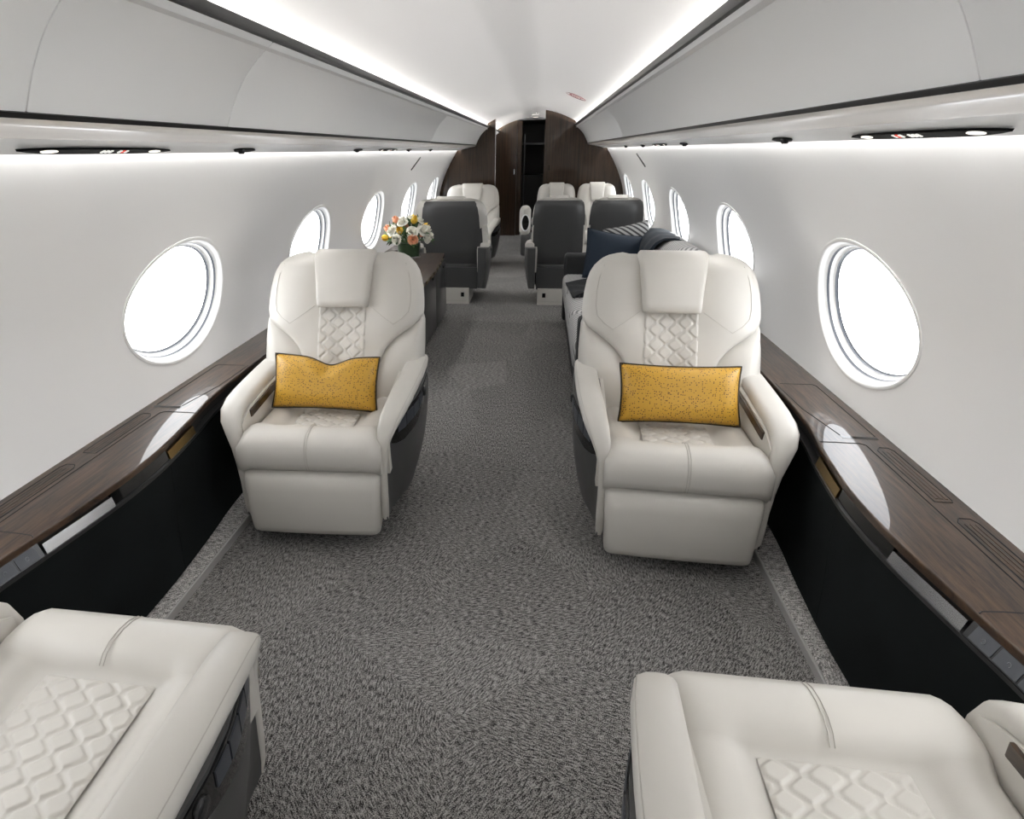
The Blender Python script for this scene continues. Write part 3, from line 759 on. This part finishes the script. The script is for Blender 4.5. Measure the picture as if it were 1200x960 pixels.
# ------------------------------------------------------------------ sofa
S = thing('sofa', 'long light grey side sofa with dark arms behind the seat with the evenly filled pillow', 'sofa', (.74, 4.15, 0))
rbox('base', (-.36, .40, -.95, .95, .02, .26), M_SOFADARK, S, .015)
for i, (ya, yb_) in enumerate(((-.955, -.32), (-.315, .32), (.325, .965))):
    rbox('seat_cushion', (-.395, .26, ya, yb_, .25, .425), M_SOFA, S, .045, 5)
for i, (ya, yb_) in enumerate(((-.955, .0), (.005, 1.0))):
    rbox('back_cushion', (.20, .42, ya, yb_, .38, .755), M_SOFA, S, .085, 6, fn=lambda c: Vector((c.x + .10 * clamp((c.z - .4) / .35) - .06, c.y, c.z)))
rbox('arm', (-.385, .40, -1.085, -.965, .03, .575), M_SOFADARK, S, .03, 4)
rbox('arm', (-.385, .40, .972, 1.10, .03, .575), M_SOFADARK, S, .03, 4)
pillow('sofa_cushion', 'navy square cushion leaning against the far sofa arm', .22, .185, .07, M_NAVY, (.70, 4.90, .590), (math.radians(-20), math.radians(10), math.radians(14)), pip=M_NAVY)
pillow('sofa_cushion', 'grey knitted cushion peeking out behind the navy cushion', .19, .18, .05, M_GREYPIL, (.83, 5.03, .640), (math.radians(-16), math.radians(-8), math.radians(22)), pip=None)
# throw lying on the seat with a fringed end
def throw_seat():
    T = thing('throw_blanket', 'dark folded throw with a fringed end lying on the sofa seat', 'blanket', (.36, 4.22, .428))
    rows = []
    for i in range(15):
        u = i / 14; row = []
        for j in range(13):
            v = j / 12
            x = -.008 + .56 * u + .03 * (1 - v); y = -.02 + .52 * v + .03 * math.sin(u * 9) * (1 - v)
            z = .020 + .010 * math.sin(u * 11 + v * 4) + .008 * math.sin(v * 13 + u * 3) - .016 * ss((.12 - u) / .12)
            row.append((x, y, z))
        rows.append(row)
    bot = [[(p[0], p[1], -.001) for p in r] for r in rows]
    build('cloth', *loft([a + list(reversed(b)) for a, b in zip(rows, bot)]), M_THROW, T, angle=70)
    for k in range(18):
        u = (k + .5) / 18; x = .025 + .54 * u; y = -.02 + .03 * math.sin(u * 9)
        build('fringe', *tube([(x, y + .005, .016), (x - .004, y - .015, .010), (x - .010 + .008 * random.random(), y - .045 - .015 * random.random(), .004)], [.005, .004, .002], 5), M_THROW, T)
throw_seat()
def throw_back():
    T = thing('throw_blanket', 'slate throw draped over the sofa backrest', 'blanket', (1.02, 4.85, .0))
    prof = [(-.165, .50), (-.150, .60), (-.125, .69), (-.085, .745), (-.03, .772), (.04, .772), (.10, .755), (.135, .70), (.145, .62)]
    rows = []
    for i in range(19):
        y = -.30 + .58 * i / 18
        rows.append([(x + .004 * math.sin(y * 40 + x * 9), y + (.10 * (x + .1) if i < 9 else .03 * x), z + .004 * math.sin(y * 31)) for x, z in prof])
    low = [[(p[0] + (.014 if k < 4 else -.0 if k < 6 else -.012), p[1], p[2] - (.014 if 2 <= k <= 6 else 0)) for k, p in enumerate(r)] for r in rows]
    build('cloth', *loft([a + list(reversed(b)) for a, b in zip(rows, low)]), M_THROW2, T, angle=60)
throw_back()

# ------------------------------------------------------------------ credenza, vase, flowers
K = thing('credenza', 'dark wood credenza carrying the flower vase behind the seat with the dented pillow', 'cabinet', (-.88, 4.5, 0))
rbox('body', (-.26, .245, -.82, .82, .03, .515), M_CABINET, K, .004, 2)
rbox('plinth', (-.24, .225, -.80, .80, .0, .035), M_DARK, K, 0)
for ya, yb_ in ((-.80, -.27), (-.265, .265), (.27, .80)):
    d = rbox('door', (.244, .258, ya, yb_, .05, .50), M_CABINET, K, .003, 2)
    rbox('handle', (.257, .266, (ya + yb_) / 2 + .10, (ya + yb_) / 2 + .16, .455, .475), M_BLACKTRIM, d, .002, 1)
topy = frange(-.86, .80, .08)
build('top', *loft([[(-.27, y, .515), (-.27, y, .55), (.235 + .065 * math.cos((y + .25) * 1.3) - .008, y, .55), (.235 + .065 * math.cos((y + .25) * 1.3), y, .545), (.235 + .065 * math.cos((y + .25) * 1.3), y, .52), (.235 + .065 * math.cos((y + .25) * 1.3) - .005, y, .515)] for y in topy]), M_WOOD, K, angle=40)
for i in range(7):
    y = -.50 + .17 * i; e = .235 + .065 * math.cos((y + .25) * 1.3)
    rbox('brass_inlay', (e - .012, e + .003, y - .05, y + .05, .523, .542), M_BRASS, K, .001, 1)
VX, VY, VZ = -.885, 5.06, .551
VS = thing('glass_vase', 'clear glass vase with green stems standing on the dark credenza', 'vase', (VX, VY, VZ))
build('glass', *lathe([(0, 0), (.088, 0), (.092, .004), (.096, .14), (.098, .142), (.094, .142), (.089, .012), (0, .010)], 32), M_GLASS, VS, angle=40)
build('leaf_lining', *lathe([(0, .015), (.085, .015), (.090, .12), (0, .12)], 24), M_WATER, VS, angle=40)
def bloom(kind):
    parts = []
    if kind == 'tulip':
        for k in range(6):
            a = k * 1.047 + (.5 if k % 2 else 0); rows = []
            for i in range(6):
                t = i / 5; r = .021 * math.sin(math.pi * (.15 + .62 * t)); z = .055 * t; wdt = .017 * math.sin(math.pi * (.1 + .85 * t))
                rows.append([(math.cos(a) * r - math.sin(a) * wdt * q, math.sin(a) * r + math.cos(a) * wdt * q, z - .004 * abs(q)) for q in (-1, -.4, .4, 1)])
            parts.append(grid(rows))
    else:
        for layer, (R, n, zt) in enumerate(((.012, 4, .036), (.022, 5, .032), (.033, 6, .022), (.040, 7, .008))):
            for k in range(n):
                a = k * 6.283 / n + layer * .6; rows = []
                for i in range(5):
                    t = i / 4; r = .004 + R * (t ** .7); z = zt * (t ** 1.4) - (.006 * ss((t - .8) / .2) if layer > 1 else 0); wdt = (.010 + .4 * R) * math.sin(math.pi * (.12 + .74 * t))
                    rows.append([(math.cos(a) * r - math.sin(a) * wdt * q, math.sin(a) * r + math.cos(a) * wdt * q, z + .003 * (1 - q * q)) for q in (-1, -.4, .4, 1)])
                parts.append(grid(rows))
    return merge(*parts)
def mesh_of(vf, m):
    o = build('tmp', *vf, m, angle=180, recalc=False); me = o.data; bpy.data.objects.remove(o); return me
ME = {('tulip', 'yellow'): mesh_of(bloom('tulip'), M_YELLOWFL), ('tulip', 'peach'): mesh_of(bloom('tulip'), M_PEACHFL), ('rose', 'white'): mesh_of(bloom('rose'), M_WHITEFL), ('rose', 'peach'): mesh_of(bloom('rose'), M_PEACHFL)}
leaf_me = mesh_of(grid([[(q * .016 * math.sin(math.pi * (.06 + .9 * t)), -.012 * t * t + .004 * abs(q), .085 * t) for q in (-1, 0, 1)] for t in [i / 6 for i in range(7)]]), M_LEAF)
def flower(kind, colr, ax_, az, hgt, sc):
    d = Vector((math.sin(ax_) * math.cos(az), math.sin(ax_) * math.sin(az), math.cos(ax_)))
    base = Vector((VX, VY, VZ + .11)); tip = Vector((VX, VY, VZ + .13)) + Vector((d.x * .17, d.y * .17, d.z * hgt))
    lab = {'tulip': '%s tulip in the bouquet in the glass vase', 'rose': '%s rose in the bouquet in the glass vase'}[kind] % colr
    T = thing(kind, lab, 'flower', tip, 0, 'flowers in the glass vase'); 
    q = Vector((0, 0, 1)).rotation_difference(d); T.rotation_mode = 'QUATERNION'; T.rotation_quaternion = q
    b = link('bloom', ME[(kind, colr)], T); b.scale = (sc, sc, sc)
    inv = q.inverted(); e = inv @ (base - tip)
    build('stem', *tube([(0, 0, .004), tuple(e * .5), tuple(e)], .003, 5), M_LEAF, T)
    for k in range(2):
        lf = link('leaf', leaf_me, T, loc=tuple(e * (.12 + .15 * k))); lf.rotation_euler = (random.uniform(.5, 1.2), 0, random.uniform(0, 6.28))
FL = [('rose', 'white', .10, 0.3, .16, 1.05)]
for k, (kind, c) in enumerate((('rose', 'white'), ('tulip', 'peach'), ('rose', 'white'), ('tulip', 'yellow'), ('rose', 'white'), ('tulip', 'yellow'))):
    FL.append((kind, c, .52, k * 1.047 + 2.3, .17, 1.05 if kind == 'rose' else 1.05))
for k, (kind, c) in enumerate((('rose', 'white'), ('tulip', 'yellow'), ('rose', 'white'), ('rose', 'peach'), ('rose', 'white'), ('tulip', 'peach'), ('rose', 'white'), ('tulip', 'yellow'), ('rose', 'white'), ('rose', 'white'))):
    FL.append((kind, c, .98, k * .628 + .1, .155, 1.1))
for k, (kind, c) in enumerate((('rose', 'white'), ('tulip', 'peach'), ('rose', 'white'), ('tulip', 'yellow'), ('tulip', 'yellow'), ('rose', 'white'), ('rose', 'peach'), ('rose', 'white'))):
    FL.append((kind, c, 1.38, k * .785 + .4, .16, 1.0))
for f in FL: flower(*f)
